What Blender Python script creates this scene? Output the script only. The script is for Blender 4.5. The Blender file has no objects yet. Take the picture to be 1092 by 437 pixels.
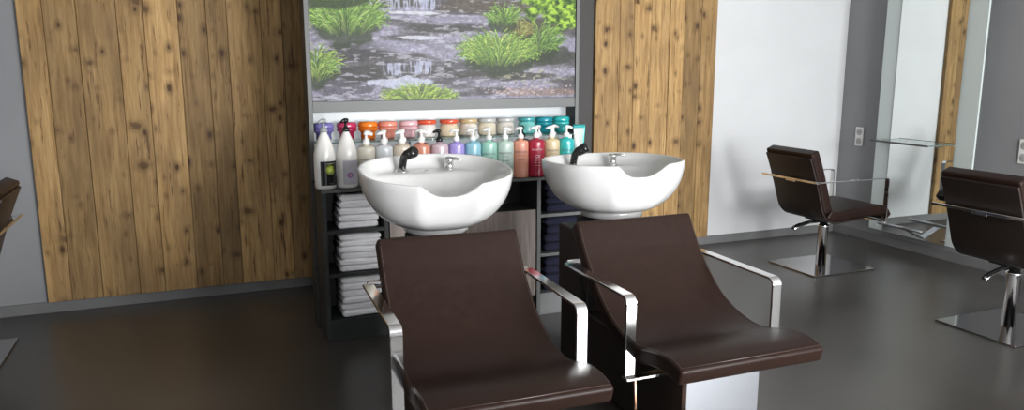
import bpy, bmesh, math, random
import numpy as np
from mathutils import Vector, Matrix
C = bpy.context.scene.collection
sc = bpy.context.scene
R = math.radians
random.seed(7)

# ------------------------------------------------------------------ materials
def new_mat(name):
    m = bpy.data.materials.new(name); m.use_nodes = True
    nt = m.node_tree
    return m, nt, nt.nodes['Principled BSDF']
def simple(name, col, rough=.5, metal=0., **kw):
    m, nt, b = new_mat(name)
    b.inputs['Base Color'].default_value = (*col, 1)
    b.inputs['Roughness'].default_value = rough
    b.inputs['Metallic'].default_value = metal
    for k, v in kw.items():
        b.inputs[k.replace('_', ' ')].default_value = v
    return m
def N(nt, typ, **kw):
    n = nt.nodes.new(typ)
    for k, v in kw.items():
        if k in n.inputs: n.inputs[k].default_value = v
        else: setattr(n, k, v)
    return n
def ramp(nt, stops):
    r = nt.nodes.new('ShaderNodeValToRGB'); e = r.color_ramp.elements
    while len(e) < len(stops): e.new(.5)
    for s, (p, c) in zip(e, stops):
        s.position = p; s.color = (*c, 1) if len(c) == 3 else c
    return r
def mottled(name, c1, c2, scale, rough, rvar=0., bump=0., detail=6, bscale=None, spec=.5, stretch=(1,1,1)):
    m, nt, b = new_mat(name); L = nt.links.new
    tc = N(nt, 'ShaderNodeTexCoord'); mp = N(nt, 'ShaderNodeMapping'); mp.inputs['Scale'].default_value = stretch
    L(tc.outputs['Object'], mp.inputs['Vector'])
    n = N(nt, 'ShaderNodeTexNoise', Scale=scale, Detail=detail); L(mp.outputs[0], n.inputs['Vector'])
    r = ramp(nt, [(.3, c1), (.7, c2)]); L(n.outputs['Fac'], r.inputs[0]); L(r.outputs[0], b.inputs['Base Color'])
    b.inputs['Specular IOR Level'].default_value = spec
    b.inputs['Roughness'].default_value = rough
    if rvar:
        mr = N(nt, 'ShaderNodeMapRange'); mr.inputs['To Min'].default_value = rough - rvar; mr.inputs['To Max'].default_value = rough + rvar
        L(n.outputs['Fac'], mr.inputs[0]); L(mr.outputs[0], b.inputs['Roughness'])
    if bump:
        n2 = N(nt, 'ShaderNodeTexNoise', Scale=bscale or scale * 6, Detail=3); L(tc.outputs['Object'], n2.inputs['Vector'])
        bp = N(nt, 'ShaderNodeBump', Strength=bump, Distance=.002); L(n2.outputs['Fac'], bp.inputs['Height']); L(bp.outputs[0], b.inputs['Normal'])
    return m
def wood_mat(name):
    # reclaimed spruce planks: tone per plank from an attribute, stretched grain, knots, grey weathering
    m, nt, b = new_mat(name); L = nt.links.new
    tc = N(nt, 'ShaderNodeTexCoord'); at = N(nt, 'ShaderNodeAttribute', attribute_name='tone')
    off = N(nt, 'ShaderNodeVectorMath', operation='MULTIPLY'); off.inputs[1].default_value = (7.3, 3.1, 5.7)
    L(at.outputs['Color'], off.inputs[0])
    add = N(nt, 'ShaderNodeVectorMath', operation='ADD'); L(tc.outputs['Object'], add.inputs[0]); L(off.outputs[0], add.inputs[1])
    # knots: flat cells on the board face, only some of them filled
    sp = N(nt, 'ShaderNodeSeparateXYZ'); L(add.outputs[0], sp.inputs[0])
    sx = N(nt, 'ShaderNodeMath', operation='MULTIPLY'); sx.inputs[1].default_value = 7.6; L(sp.outputs[0], sx.inputs[0])
    sz = N(nt, 'ShaderNodeMath', operation='MULTIPLY'); sz.inputs[1].default_value = 4.6; L(sp.outputs[2], sz.inputs[0])
    cx = N(nt, 'ShaderNodeCombineXYZ'); L(sx.outputs[0], cx.inputs[0]); L(sz.outputs[0], cx.inputs[1])
    vo = N(nt, 'ShaderNodeTexVoronoi', voronoi_dimensions='2D', Scale=1.); L(cx.outputs[0], vo.inputs['Vector'])
    nk = N(nt, 'ShaderNodeTexNoise', Scale=22., Detail=3); L(tc.outputs['Object'], nk.inputs['Vector'])
    vc = N(nt, 'ShaderNodeSeparateColor'); L(vo.outputs['Color'], vc.inputs[0])
    vm = N(nt, 'ShaderNodeMath', operation='MULTIPLY_ADD'); vm.inputs[1].default_value = .24; L(vc.outputs[0], vm.inputs[0]); L(vo.outputs['Distance'], vm.inputs[2])
    kd = N(nt, 'ShaderNodeMath', operation='MULTIPLY_ADD'); kd.inputs[1].default_value = .10; L(nk.outputs['Fac'], kd.inputs[0]); L(vm.outputs[0], kd.inputs[2])
    kr = ramp(nt, [(.0, (1, 1, 1)), (.135, (.9, .9, .9)), (.17, (.50, .50, .50)), (.33, (0, 0, 0))]); L(kd.outputs[0], kr.inputs[0])
    k2x = N(nt, 'ShaderNodeMath', operation='MULTIPLY'); k2x.inputs[1].default_value = 3.1; L(sp.outputs[0], k2x.inputs[0])
    k2z = N(nt, 'ShaderNodeMath', operation='MULTIPLY_ADD'); k2z.inputs[1].default_value = 4.2; k2z.inputs[2].default_value = 3.7; L(sp.outputs[2], k2z.inputs[0])
    k2c = N(nt, 'ShaderNodeCombineXYZ'); L(k2x.outputs[0], k2c.inputs[0]); L(k2z.outputs[0], k2c.inputs[1])
    vo2 = N(nt, 'ShaderNodeTexVoronoi', voronoi_dimensions='2D', Scale=1.); L(k2c.outputs[0], vo2.inputs['Vector'])
    v2c = N(nt, 'ShaderNodeSeparateColor'); L(vo2.outputs['Color'], v2c.inputs[0])
    v2m = N(nt, 'ShaderNodeMath', operation='MULTIPLY_ADD'); v2m.inputs[1].default_value = .16; L(v2c.outputs[1], v2m.inputs[0]); L(vo2.outputs['Distance'], v2m.inputs[2])
    k2n = N(nt, 'ShaderNodeTexNoise', Scale=38., Detail=4, Roughness=.7); L(tc.outputs['Object'], k2n.inputs['Vector'])
    k2d = N(nt, 'ShaderNodeMath', operation='MULTIPLY_ADD'); k2d.inputs[1].default_value = .17; L(k2n.outputs['Fac'], k2d.inputs[0]); L(v2m.outputs[0], k2d.inputs[2])
    kr2 = ramp(nt, [(.0, (.95, .95, .95)), (.155, (.75, .75, .75)), (.20, (.35, .35, .35)), (.32, (0, 0, 0))]); L(k2d.outputs[0], kr2.inputs[0])
    kmx = N(nt, 'ShaderNodeMath', operation='MAXIMUM'); L(kr.outputs[0], kmx.inputs[0]); L(kr2.outputs[0], kmx.inputs[1])
    # distort grain round the knots
    ko = N(nt, 'ShaderNodeVectorMath', operation='SCALE'); ko.inputs['Scale'].default_value = .012
    cv = N(nt, 'ShaderNodeCombineXYZ'); L(vo.outputs['Distance'], cv.inputs[0]); L(cv.outputs[0], ko.inputs[0])
    ad2 = N(nt, 'ShaderNodeVectorMath', operation='ADD'); L(add.outputs[0], ad2.inputs[0]); L(ko.outputs[0], ad2.inputs[1])
    mg = N(nt, 'ShaderNodeMapping'); mg.inputs['Scale'].default_value = (30, 3, 1.6); L(ad2.outputs[0], mg.inputs['Vector'])
    g = N(nt, 'ShaderNodeTexNoise', Scale=1.6, Detail=8, Roughness=.6, Distortion=.08); L(mg.outputs[0], g.inputs['Vector'])
    mf = N(nt, 'ShaderNodeMapping'); mf.inputs['Scale'].default_value = (120, 5, 5); L(ad2.outputs[0], mf.inputs['Vector'])
    gf = N(nt, 'ShaderNodeTexNoise', Scale=1.5, Detail=4); L(mf.outputs[0], gf.inputs['Vector'])
    ms = N(nt, 'ShaderNodeMapping'); ms.inputs['Scale'].default_value = (4.5, 1, 1.1); L(add.outputs[0], ms.inputs['Vector'])
    gs = N(nt, 'ShaderNodeTexNoise', Scale=1.7, Detail=5, Roughness=.6); L(ms.outputs[0], gs.inputs['Vector'])
    c1 = ramp(nt, [(.28, (.21, .118, .042)), (.47, (.38, .235, .098)), (.75, (.52, .35, .165))]); L(g.outputs['Fac'], c1.inputs[0])
    c2 = ramp(nt, [(.3, (.72, .68, .60)), (.7, (1.1, 1.08, 1.02))]); L(gf.outputs['Fac'], c2.inputs[0])
    mu = N(nt, 'ShaderNodeMix', data_type='RGBA', blend_type='MULTIPLY'); mu.inputs[0].default_value = .75
    L(c1.outputs[0], mu.inputs[6]); L(c2.outputs[0], mu.inputs[7])
    wr = ramp(nt, [(.40, (0, 0, 0)), (.68, (.72, .72, .72))]); L(gs.outputs['Fac'], wr.inputs[0])
    we = N(nt, 'ShaderNodeMix', data_type='RGBA'); we.inputs[7].default_value = (.19, .115, .052, 1)
    L(wr.outputs[0], we.inputs[0]); L(mu.outputs[2], we.inputs[6])
    sepc = N(nt, 'ShaderNodeSeparateColor'); L(at.outputs['Color'], sepc.inputs[0])
    tr = N(nt, 'ShaderNodeMapRange'); tr.inputs['To Min'].default_value = .72; tr.inputs['To Max'].default_value = 1.28; L(sepc.outputs[0], tr.inputs[0])
    tm = N(nt, 'ShaderNodeVectorMath', operation='SCALE'); L(we.outputs[2], tm.inputs[0]); L(tr.outputs[0], tm.inputs['Scale'])
    kn = N(nt, 'ShaderNodeMix', data_type='RGBA'); kn.inputs[7].default_value = (.050, .022, .009, 1)
    L(kmx.outputs[0], kn.inputs[0]); L(tm.outputs[0], kn.inputs[6]); L(kn.outputs[2], b.inputs['Base Color'])
    b.inputs['Roughness'].default_value = .62; b.inputs['Specular IOR Level'].default_value = .3
    # dark drying cracks and resin streaks running with the grain
    mc = N(nt, 'ShaderNodeMapping'); mc.inputs['Scale'].default_value = (34, 1, 2.4); L(add.outputs[0], mc.inputs['Vector'])
    gc = N(nt, 'ShaderNodeTexNoise', Scale=1.3, Detail=4, Roughness=.7); L(mc.outputs[0], gc.inputs['Vector'])
    cr = ramp(nt, [(.33, (.85, .85, .85)), (.40, (0, 0, 0))]); L(gc.outputs['Fac'], cr.inputs[0])
    ck = N(nt, 'ShaderNodeMix', data_type='RGBA'); ck.inputs[7].default_value = (.085, .042, .016, 1)
    L(cr.outputs[0], ck.inputs[0]); L(kn.outputs[2], ck.inputs[6]); L(ck.outputs[2], b.inputs['Base Color'])
    bp = N(nt, 'ShaderNodeBump', Strength=.35, Distance=.002); L(gf.outputs['Fac'], bp.inputs['Height']); L(bp.outputs[0], b.inputs['Normal'])
    return m

M = {}
M['wood'] = wood_mat('reclaimed wood')
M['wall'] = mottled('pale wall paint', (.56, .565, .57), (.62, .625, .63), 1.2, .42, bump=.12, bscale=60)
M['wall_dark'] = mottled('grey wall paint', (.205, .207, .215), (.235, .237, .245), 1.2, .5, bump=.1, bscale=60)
M['ceil'] = simple('ceiling white', (.8, .8, .8), .8)
M['floor'] = mottled('dark screed floor', (.033, .029, .025), (.062, .057, .052), 1.3, .33, .06, bump=.08, detail=8, bscale=25, spec=1.0)
M['base'] = mottled('grey skirting', (.12, .12, .12), (.16, .16, .16), 4, .45)
M['anth'] = mottled('anthracite board', (.020, .022, .021), (.030, .032, .031), 8, .5, spec=.35)
M['anth_edge'] = simple('grey board edge', (.080, .083, .080), .45)
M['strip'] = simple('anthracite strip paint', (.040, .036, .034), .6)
M['lam'] = mottled('grey wood laminate', (.15, .115, .095), (.27, .225, .20), 3, .5, stretch=(14, 14, 1.2))
M['chrome'] = simple('polished steel', (.78, .77, .76), .09, 1.)
M['satin'] = simple('brushed steel', (.40, .41, .44), .30, 1.)
M['chrome_plate'] = simple('mirror polished plate', (.42, .41, .41), .08, 1.)
M['leather'] = mottled('dark brown leatherette', (.017, .0082, .0058), (.022, .011, .008), 30, .40, .03, bump=.18, bscale=260, spec=.18)
M['leather_dk'] = mottled('black brown leatherette', (.013, .008, .006), (.018, .011, .009), 30, .45, bump=.15, bscale=260)
M['pipe_lt'] = simple('brown piping', (.045, .028, .023), .3)
M['porc'] = simple('white porcelain', (.68, .675, .66), .07, Coat_Weight=.5, Coat_Roughness=.03)
M['black'] = simple('black plastic', (.008, .008, .008), .15)
M['blackmat'] = simple('black rubber', (.01, .01, .01), .5)
M['white_pl'] = simple('white plastic', (.78, .77, .75), .3)
M['towel'] = mottled('white terry', (.88, .87, .89), (.93, .92, .93), 40, .95, bump=.9, bscale=240)
M['navy'] = mottled('navy terry', (.006, .007, .022), (.012, .013, .035), 40, .95, bump=.9, bscale=240)
M['mirror'] = simple('mirror silvering', (.86, .90, .88), .015, 1.)
M['satinglass'] = simple('satin glass', (.50, .56, .55), .22, Coat_Weight=.6, Coat_Roughness=.08)
M['glassedge'] = simple('greenish shelf glass', (.42, .60, .55), .05, Transmission_Weight=.75, IOR=1.45)
M['copper'] = simple('copper-coloured metal', (.75, .42, .28), .3, 1.)
M['socket'] = simple('white socket plastic', (.72, .72, .70), .35)
M['socket_in'] = simple('socket recess', (.35, .35, .34), .5)
def emis(name, col, s):
    m, nt, b = new_mat(name)
    b.inputs['Base Color'].default_value = (*[c * .22 for c in col], 1)
    b.inputs['Emission Color'].default_value = (*col, 1); b.inputs['Emission Strength'].default_value = s
    b.inputs['Roughness'].default_value = .3
    return m
M['lit'] = emis('backlit acrylic', (.90, .97, 1.), .30)

# ------------------------------------------------------------------ mesh helpers
def link(name, me, mat=None, parent=None, loc=None, rot=None, smooth=False, bevel=0, seg=2, angle=35):
    o = bpy.data.objects.new(name, me); C.objects.link(o)
    if mat is not None and not me.materials:
        me.materials.append(M[mat] if isinstance(mat, str) else mat)
    if parent: o.parent = parent
    if loc: o.location = loc
    if rot: o.rotation_euler = rot
    if smooth:
        for p in me.polygons: p.use_smooth = True
    if bevel:
        md = o.modifiers.new('bevel', 'BEVEL'); md.width = bevel; md.segments = seg; md.limit_method = 'ANGLE'; md.angle_limit = R(angle)
    return o
def mesh_of(name, verts, faces):
    me = bpy.data.meshes.new(name); me.from_pydata([tuple(v) for v in verts], [], faces); me.update()
    bm = bmesh.new(); bm.from_mesh(me); bmesh.ops.recalc_face_normals(bm, faces=bm.faces); bm.to_mesh(me); bm.free()
    return me
class B:
    def __init__(s): s.v = []; s.f = []
    def add(s, v, f):
        k = len(s.v); s.v += [tuple(q) for q in v]; s.f += [tuple(i + k for i in q) for q in f]; return s
    def box(s, a, b):
        (x0, y0, z0), (x1, y1, z1) = a, b
        return s.add([(x0,y0,z0),(x1,y0,z0),(x1,y1,z0),(x0,y1,z0),(x0,y0,z1),(x1,y0,z1),(x1,y1,z1),(x0,y1,z1)],
                     [(0,3,2,1),(4,5,6,7),(0,1,5,4),(1,2,6,5),(2,3,7,6),(3,0,4,7)])
    def tube(s, pts, r, n=12, cap=True):
        pts = [Vector(p) for p in pts]; rings = []
        up = Vector((0, 0, 1)); prev = None
        for i, p in enumerate(pts):
            t = (pts[min(i+1, len(pts)-1)] - pts[max(i-1, 0)]).normalized()
            a = prev if prev is not None else (up if abs(t.z) < .9 else Vector((1, 0, 0)))
            a = (a - t * a.dot(t)).normalized(); prev = a; c = t.cross(a)
            rr = r[i] if isinstance(r, (list, tuple)) else r
            rings.append([p + (a * math.cos(2*math.pi*k/n) + c * math.sin(2*math.pi*k/n)) * rr for k in range(n)])
        v = [q for g in rings for q in g]; f = []
        for i in range(len(rings) - 1):
            for k in range(n):
                f.append((i*n+k, i*n+(k+1) % n, (i+1)*n+(k+1) % n, (i+1)*n+k))
        if cap: f += [tuple(range(n)), tuple((len(rings)-1)*n + k for k in range(n))]
        return s.add(v, f)
    def band(s, pts, across, w, t):
        # flat bar swept along pts; width w along vector `across`, thickness t
        pts = [Vector(p) for p in pts]; ac = Vector(across).normalized(); v = []; f = []
        for i, p in enumerate(pts):
            if i == 0: tg = pts[1] - p
            elif i == len(pts)-1: tg = p - pts[i-1]
            else: tg = (pts[i+1] - p).normalized() + (p - pts[i-1]).normalized()
            nrm = tg.normalized().cross(ac).normalized()
            v += [p + ac*w/2 + nrm*t/2, p - ac*w/2 + nrm*t/2, p - ac*w/2 - nrm*t/2, p + ac*w/2 - nrm*t/2]
        for i in range(len(pts)-1):
            for k in range(4): f.append((i*4+k, i*4+(k+1) % 4, i*4+4+(k+1) % 4, i*4+4+k))
        f += [(0,1,2,3), tuple((len(pts)-1)*4+k for k in range(4))]
        return s.add(v, f)
    def lathe(s, prof, n=28, sx=1., sy=1., c=(0, 0)):
        v = []; f = []
        for (r, z) in prof:
            for k in range(n):
                a = 2*math.pi*k/n; v.append((c[0] + r*sx*math.cos(a), c[1] + r*sy*math.sin(a), z))
        for i in range(len(prof)-1):
            for k in range(n): f.append((i*n+k, i*n+(k+1) % n, (i+1)*n+(k+1) % n, (i+1)*n+k))
        f += [tuple(range(n)), tuple((len(prof)-1)*n + k for k in range(n))]
        return s.add(v, f)
    def mesh(s, name): return mesh_of(name, s.v, s.f)
    def obj(s, name, mat, parent=None, **kw): return link(name, s.mesh(name), mat, parent, **kw)
def tag(o, label=None, cat=None, group=None, kind=None):
    if label: o['label'] = label
    if cat: o['category'] = cat
    if group: o['group'] = group
    if kind: o['kind'] = kind
    return o
def empty(name, loc, rz=0, label=None, cat=None, group=None):
    o = bpy.data.objects.new(name, None); C.objects.link(o); o.location = loc; o.rotation_euler = (0, 0, rz); o.empty_display_size = .1
    return tag(o, label, cat, group)
def struct(o): o['kind'] = 'structure'; return o
def kids(o): return [c for c in bpy.data.objects if c.parent == o]
def copy_tree(o, parent=None):
    c = o.copy(); C.objects.link(c); c.parent = parent
    for ch in kids(o): copy_tree(ch, c)
    return c
def autosmooth(o, ang=40):
    me = o.data
    bm = bmesh.new(); bm.from_mesh(me)
    for e in bm.edges:
        e.smooth = not (len(e.link_faces) == 2 and e.calc_face_angle() > R(ang))
    for f in bm.faces: f.smooth = True
    bm.to_mesh(me); bm.free(); return o
def fillet(pts, r, n=6):
    out = [Vector(pts[0])]
    for i in range(1, len(pts)-1):
        p = Vector(pts[i]); a = (Vector(pts[i-1]) - p).normalized(); b = (Vector(pts[i+1]) - p).normalized()
        for k in range(n+1):
            t = k/n; out.append(((p + a*r)*(1-t)**2 + p*2*t*(1-t) + (p + b*r)*t*t))
    out.append(Vector(pts[-1])); return out
def catmull(P, n=8):
    P = [Vector(p) for p in P]; Q = [P[0]*2 - P[1]] + P + [P[-1]*2 - P[-2]]; out = []
    for i in range(1, len(Q)-2):
        for k in range(n):
            t = k/n; a, b, c, d = Q[i-1], Q[i], Q[i+1], Q[i+2]
            out.append(.5*((2*b) + (c-a)*t + (2*a-5*b+4*c-d)*t*t + (3*b-a-3*c+d)*t**3))
    out.append(P[-1]); return out
def cushion(path, side, width, thick, rad=.018, n=5):
    """upholstered slab swept along path (list of Vectors in the plane perpendicular to `side`), rounded section and ends"""
    side = Vector(side).normalized(); pts = path; L = [0]
    for i in range(1, len(pts)): L.append(L[-1] + (pts[i]-pts[i-1]).length)
    tot = L[-1]; v = []; rings = 0; f = []
    def section(w, t, r):
        r = min(r, t*.49, w*.49); out = []
        for cx, cy, a0 in ((w/2-r, t/2-r, 0), (-w/2+r, t/2-r, 90), (-w/2+r, -t/2+r, 180), (w/2-r, -t/2+r, 270)):
            for k in range(n+1):
                a = R(a0 + 90*k/n); out.append((cx + r*math.cos(a), cy + r*math.sin(a)))
        return out
    def frame(i):
        tg = (pts[min(i+1, len(pts)-1)] - pts[max(i-1, 0)]).normalized(); return tg, side.cross(tg).normalized()
    seq = []
    for k in range(n): a = R(90*k/n); seq.append((0, -math.cos(a)*rad, (1-math.sin(a))*rad))
    for i in range(len(pts)): seq.append((i, 0, 0))
    for k in range(n-1, -1, -1): a = R(90*k/n); seq.append((len(pts)-1, math.cos(a)*rad, (1-math.sin(a))*rad))
    for (i, ext, shrink) in seq:
        tg, nr = frame(i); wd_ = width(i/(len(pts)-1)) if callable(width) else width
        c = pts[i] + tg*ext
        for (a, b) in section(wd_ - 2*shrink, thick - 2*shrink, max(rad - shrink, .001)):
            v.append(c + side*a + nr*b)
    m = 4*(n+1); rings = len(seq)
    for i in range(rings-1):
        for k in range(m): f.append((i*m+k, i*m+(k+1) % m, (i+1)*m+(k+1) % m, (i+1)*m+k))
    f += [tuple(range(m)), tuple((rings-1)*m + k for k in range(m))]
    return B().add(v, f)

# ------------------------------------------------------------------ room
XR, XL, YB, YF, ZC = 5.315, -2.6, 5.255, -2.2, 2.75
struct(B().box((XL-.2, YF-.2, -.1), (XR+.2, YB+.2, 0)).obj('floor', 'floor'))
struct(B().box((XL-.2, YF-.2, ZC), (XR+.2, YB+.2, ZC+.1)).obj('ceiling', 'ceil'))
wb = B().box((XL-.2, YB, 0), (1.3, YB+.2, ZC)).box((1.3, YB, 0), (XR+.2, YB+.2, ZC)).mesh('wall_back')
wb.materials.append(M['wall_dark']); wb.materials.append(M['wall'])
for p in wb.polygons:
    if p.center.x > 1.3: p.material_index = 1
struct(link('wall_back', wb))
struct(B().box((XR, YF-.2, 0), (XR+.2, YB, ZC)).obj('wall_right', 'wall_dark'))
struct(B().box((XL-.2, YF-.2, 0), (XL, YB, ZC)).obj('wall_left', 'wall'))
# front wall, behind the camera, with two tall shop windows
WX = [(-.5, 1.1), (1.9, 3.35), (3.6, 5.0)]; WZ = (.35, 2.45)
w = B()
xs = [XL] + [q for ab in WX for q in ab] + [XR]
for i in range(0, len(xs), 2): w.box((xs[i], YF-.2, 0), (xs[i+1], YF, ZC))
for a, b in WX:
    w.box((a, YF-.2, 0), (b, YF, WZ[0])); w.box((a, YF-.2, WZ[1]), (b, YF, ZC))
struct(w.obj('wall_front', 'wall'))
for i, (a, b) in enumerate(WX):
    f = B()
    for q in (((a, YF-.12, WZ[0]), (a+.06, YF-.06, WZ[1])), ((b-.06, YF-.12, WZ[0]), (b, YF-.06, WZ[1])),
              ((a, YF-.12, WZ[0]), (b, YF-.06, WZ[0]+.06)), ((a, YF-.12, WZ[1]-.06), (b, YF-.06, WZ[1])),
              ((a, YF-.11, 1.75), (b, YF-.07, 1.80))):
        f.box(*q)
    struct(f.obj('window_%d' % (i+1), 'anth', bevel=.004))
# partition return between the shop front and the washing area (behind and left of the camera)
struct(B().box((XL, YB-.014, 0), (.64, YB, .07)).box((3.9, YB-.014, 0), (XR, YB, .07)).box((.64, YB-.012, 0), (3.9, YB, .068)).obj('baseboard_back', 'base', bevel=.003))
struct(B().box((XR-.014, YF, 0), (XR, YB-.014, .075)).obj('baseboard_right', 'base', bevel=.003))
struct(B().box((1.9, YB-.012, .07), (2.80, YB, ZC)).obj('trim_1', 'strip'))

# wooden wall panels made of vertical planks
def plank_panel(x0, x1, z0, z1, widths, seed, label):
    rnd = random.Random(seed); b = B(); tones = []; x = x0; i = 0
    while x < x1 - .02:
        wd = min(widths[i % len(widths)], x1 - x)
        if x1 - x - wd < .05: wd = x1 - x
        d = YB - .036 - rnd.uniform(0, .004)
        g = .0012
        b.box((x+g, d, z0), (x+wd-g, YB-.001, z1)); tones += [(rnd.random(), rnd.random(), rnd.random())]*8
        x += wd; i += 1
    me = b.mesh('wooden_wall_panel'); ca = me.color_attributes.new('tone', 'FLOAT_COLOR', 'POINT')
    for k, t in enumerate(tones): ca.data[k].color = (*t, 1)
    return tag(link('wooden_wall_panel', me, 'wood', bevel=.002, seg=1), label, 'wall panel')
plank_panel(-.915, 1.55, .072, 2.55, [.13, .17, .21, .145, .19, .16, .12, .2], 3, 'wide reclaimed wood plank wall panel standing left of the product shelving')
plank_panel(2.805, 3.905, .072, 2.55, [.21, .125, .15, .17, .135, .16, .15], 11, 'narrower reclaimed wood plank wall panel right of the large water picture')

# ------------------------------------------------------------------ picture wall and shelving
SX0, SX1 = .566, 2.226
pw = empty('picture_wall', (.0, .0, 0), 0, 'freestanding anthracite frame holding the large picture above the product shelf', 'partition')
B().box((SX0, 4.35, 0), (SX0+.026, 4.50, 2.3)).obj('side_panel', 'anth', pw, bevel=.002)
B().box((SX1-.024, 4.35, 0), (SX1, 4.50, 2.3)).obj('side_panel', 'anth', pw, bevel=.002)
B().box((SX0+.026, 4.478, 0), (SX1-.024, 4.50, 2.3)).obj('back_panel', 'anth', pw)
B().box((SX0+.026, 4.352, 1.236), (SX1-.024, 4.478, 1.296)).obj('lower_rail', 'anth_edge', pw, bevel=.002)
B().box((SX0+.026, 4.352, 2.24), (SX1-.024, 4.478, 2.3)).obj('upper_rail', 'anth_edge', pw, bevel=.002)
for xa, xb in ((SX0+.0005, SX0+.0255), (SX1-.0235, SX1-.0005)):
    B().box((xa, 4.346, .86), (xb, 4.3505, 2.3)).obj('edge_band', 'anth_edge', pw, bevel=.001)
B().box((SX0+.028, 4.470, .87), (SX1-.026, 4.4775, 1.234)).obj('light_panel', 'lit', pw)

# the backlit picture: painted numerically into a vertex grid
def picture():
    W, H = 620, 400; x0, x1, z0, z1 = .594, 2.200, 1.297, 2.238
    rs = np.random.RandomState(5)
    X = np.linspace(x0, x1, W); Z = np.linspace(z0, z1, H); gx, gz = np.meshgrid(X, Z)
    def noise(sx, sz, seed, octv=4):
        r = np.random.RandomState(seed); out = np.zeros((H, W)); amp = 1; tot = 0
        for o in range(octv):
            nx = max(2, int((x1-x0)/sx*2**o)+2); nz = max(2, int((z1-z0)/sz*2**o)+2); g = r.rand(nz, nx)
            u = np.linspace(0, nx-1.001, W); v = np.linspace(0, nz-1.001, H); iu = u.astype(int); iv = v.astype(int)
            fu = (u-iu); fv = (v-iv); fu = fu*fu*(3-2*fu); fv = (fv*fv*(3-2*fv))[:, None]
            a = g[iv][:, iu]*(1-fu) + g[iv][:, iu+1]*fu; b = g[iv+1][:, iu]*(1-fu) + g[iv+1][:, iu+1]*fu
            out += amp*(a*(1-fv) + b*fv); tot += amp; amp *= .55
        return out/tot
    def sst(a, b, x): t = np.clip((x-a)/(b-a), 0, 1); return t*t*(3-2*t)
    def mixc(img, col, m): return img*(1-m[..., None]) + np.array(col)*m[..., None]
    n1 = noise(.30, .05, 1); n2 = noise(.06, .02, 2); n3 = noise(.012, .012, 3, 2); n4 = noise(.5, .12, 4)
    img = np.zeros((H, W, 3)) + np.array((.40, .39, .42))
    img = mixc(img, (.30, .28, .30), sst(.5, .62, n1)); img = mixc(img, (.60, .58, .68), sst(.46, .62, 1-n1)*.9)
    img *= (.78 + .44*n2)[..., None]
    def blob(cx, cz, rx, rz, p=2., wob=.25, seed=9):
        d = (np.abs((gx-cx)/rx)**p + np.abs((gz-cz)/rz)**p)**(1/p) + wob*(noise(.08, .05, seed)-.5)*2
        return 1 - sst(.8, 1.05, d)
    # dark boulders and ledges
    for (cx, cz, rx, rz, c, k, s) in [(.80, 1.56, .22, .055, (.17, .16, .17), .8, 21), (.86, 1.45, .17, .045, (.15, .14, .14), .85, 22), (1.36, 1.70, .27, .022, (.20, .19, .18), .8, 23),
                                     (1.60, 1.83, .30, .05, (.30, .26, .20), .8, 24), (1.10, 1.47, .26, .05, (.20, .19, .19), .7, 25), (.95, 1.84, .3, .035, (.25, .23, .18), .8, 26), (1.42, 1.46, .12, .07, (.22, .22, .22), .6, 27),
                                     (2.02, 1.55, .22, .06, (.16, .18, .14), .85, 28), (1.95, 1.72, .2, .05, (.22, .22, .14), .8, 29), (1.0, 2.05, .5, .1, (.22, .24, .14), .8, 30), (1.8, 2.05, .4, .12, (.2, .24, .1), .8, 31),
                                     (.75, 1.37, .2, .05, (.22, .21, .25), .7, 32), (1.72, 1.43, .35, .03, (.20, .19, .17), .8, 33)]:
        m = blob(cx, cz, rx, rz, 2, .3, s)*k; img = mixc(img, c, m); 
    img *= (.85 + .3*n3)[..., None]
    # still water and foam
    img = mixc(img, (.62, .60, .72), blob(1.50, 1.755, .30, .030, 2, .3, 41)*.75)
    img = mixc(img, (.60, .59, .70), blob(1.15, 1.60, .34, .035, 2, .4, 42)*.5)
    img = mixc(img, (.50, .48, .58), blob(1.55, 1.40, .16, .03, 2, .3, 43)*.6)
    img = mixc(img, (.86, .87, .93), blob(1.22, 1.648, .17, .010, 2, .7, 44)*.95)
    img = mixc(img, (.90, .91, .95), blob(1.20, 1.785, .18, .009, 2, .7, 45)*.9)
    img = mixc(img, (.74, .73, .80), blob(1.10, 1.56, .12, .006, 2, .8, 46)*.7)
    img = mixc(img, (.55, .45, .42), blob(1.95, 1.33, .35, .022, 2, .5, 47)*.75)
    img = mixc(img, (.80, .82, .92), blob(1.06, 1.395, .20, .030, 2, .9, 48)*.9)
    fm = noise(.05, .012, 49, 3); img = mixc(img, (.84, .84, .90), sst(.60, .70, fm)*(1-sst(1.75, 2.0, gx))*.6)
    streak = noise(.010, .12, 50, 3)
    for (a, b_, za, zb) in [(.98, 1.13, 1.425, 1.510), (1.13, 1.29, 1.435, 1.520), (1.02, 1.34, 1.79, 1.90), (.90, .97, 1.80, 1.9)]:
        m = sst(a, a+.02, gx)*(1-sst(b_-.02, b_, gx))*sst(za, za+.02, gz)*(1-sst(zb-.01, zb, gz))*sst(.42, .56, streak)
        img = mixc(img, (.80, .82, .95), m*.8)
    # pink gravel lights at lower right
    sp = (noise(.014, .006, 60, 1) > .68)*blob(1.98, 1.345, .38, .035, 2, .5, 61); img = mixc(img, (.85, .74, .72), sp*.8)
    sp = (noise(.02, .008, 62, 1) > .72)*blob(1.9, 1.42, .3, .06, 2, .5, 63); img = mixc(img, (.80, .80, .62), sp*.6)
    # moss mass top right
    mm = blob(2.08, 1.86, .24, .15, 2, .5, 70); lf = noise(.025, .02, 71, 3)
    img = mixc(img, (.34, .52, .10), mm); img = mixc(img, (.70, .88, .22), mm*sst(.5, .62, lf)); img = mixc(img, (.14, .24, .06), mm*sst(.55, .7, 1-lf))
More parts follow.
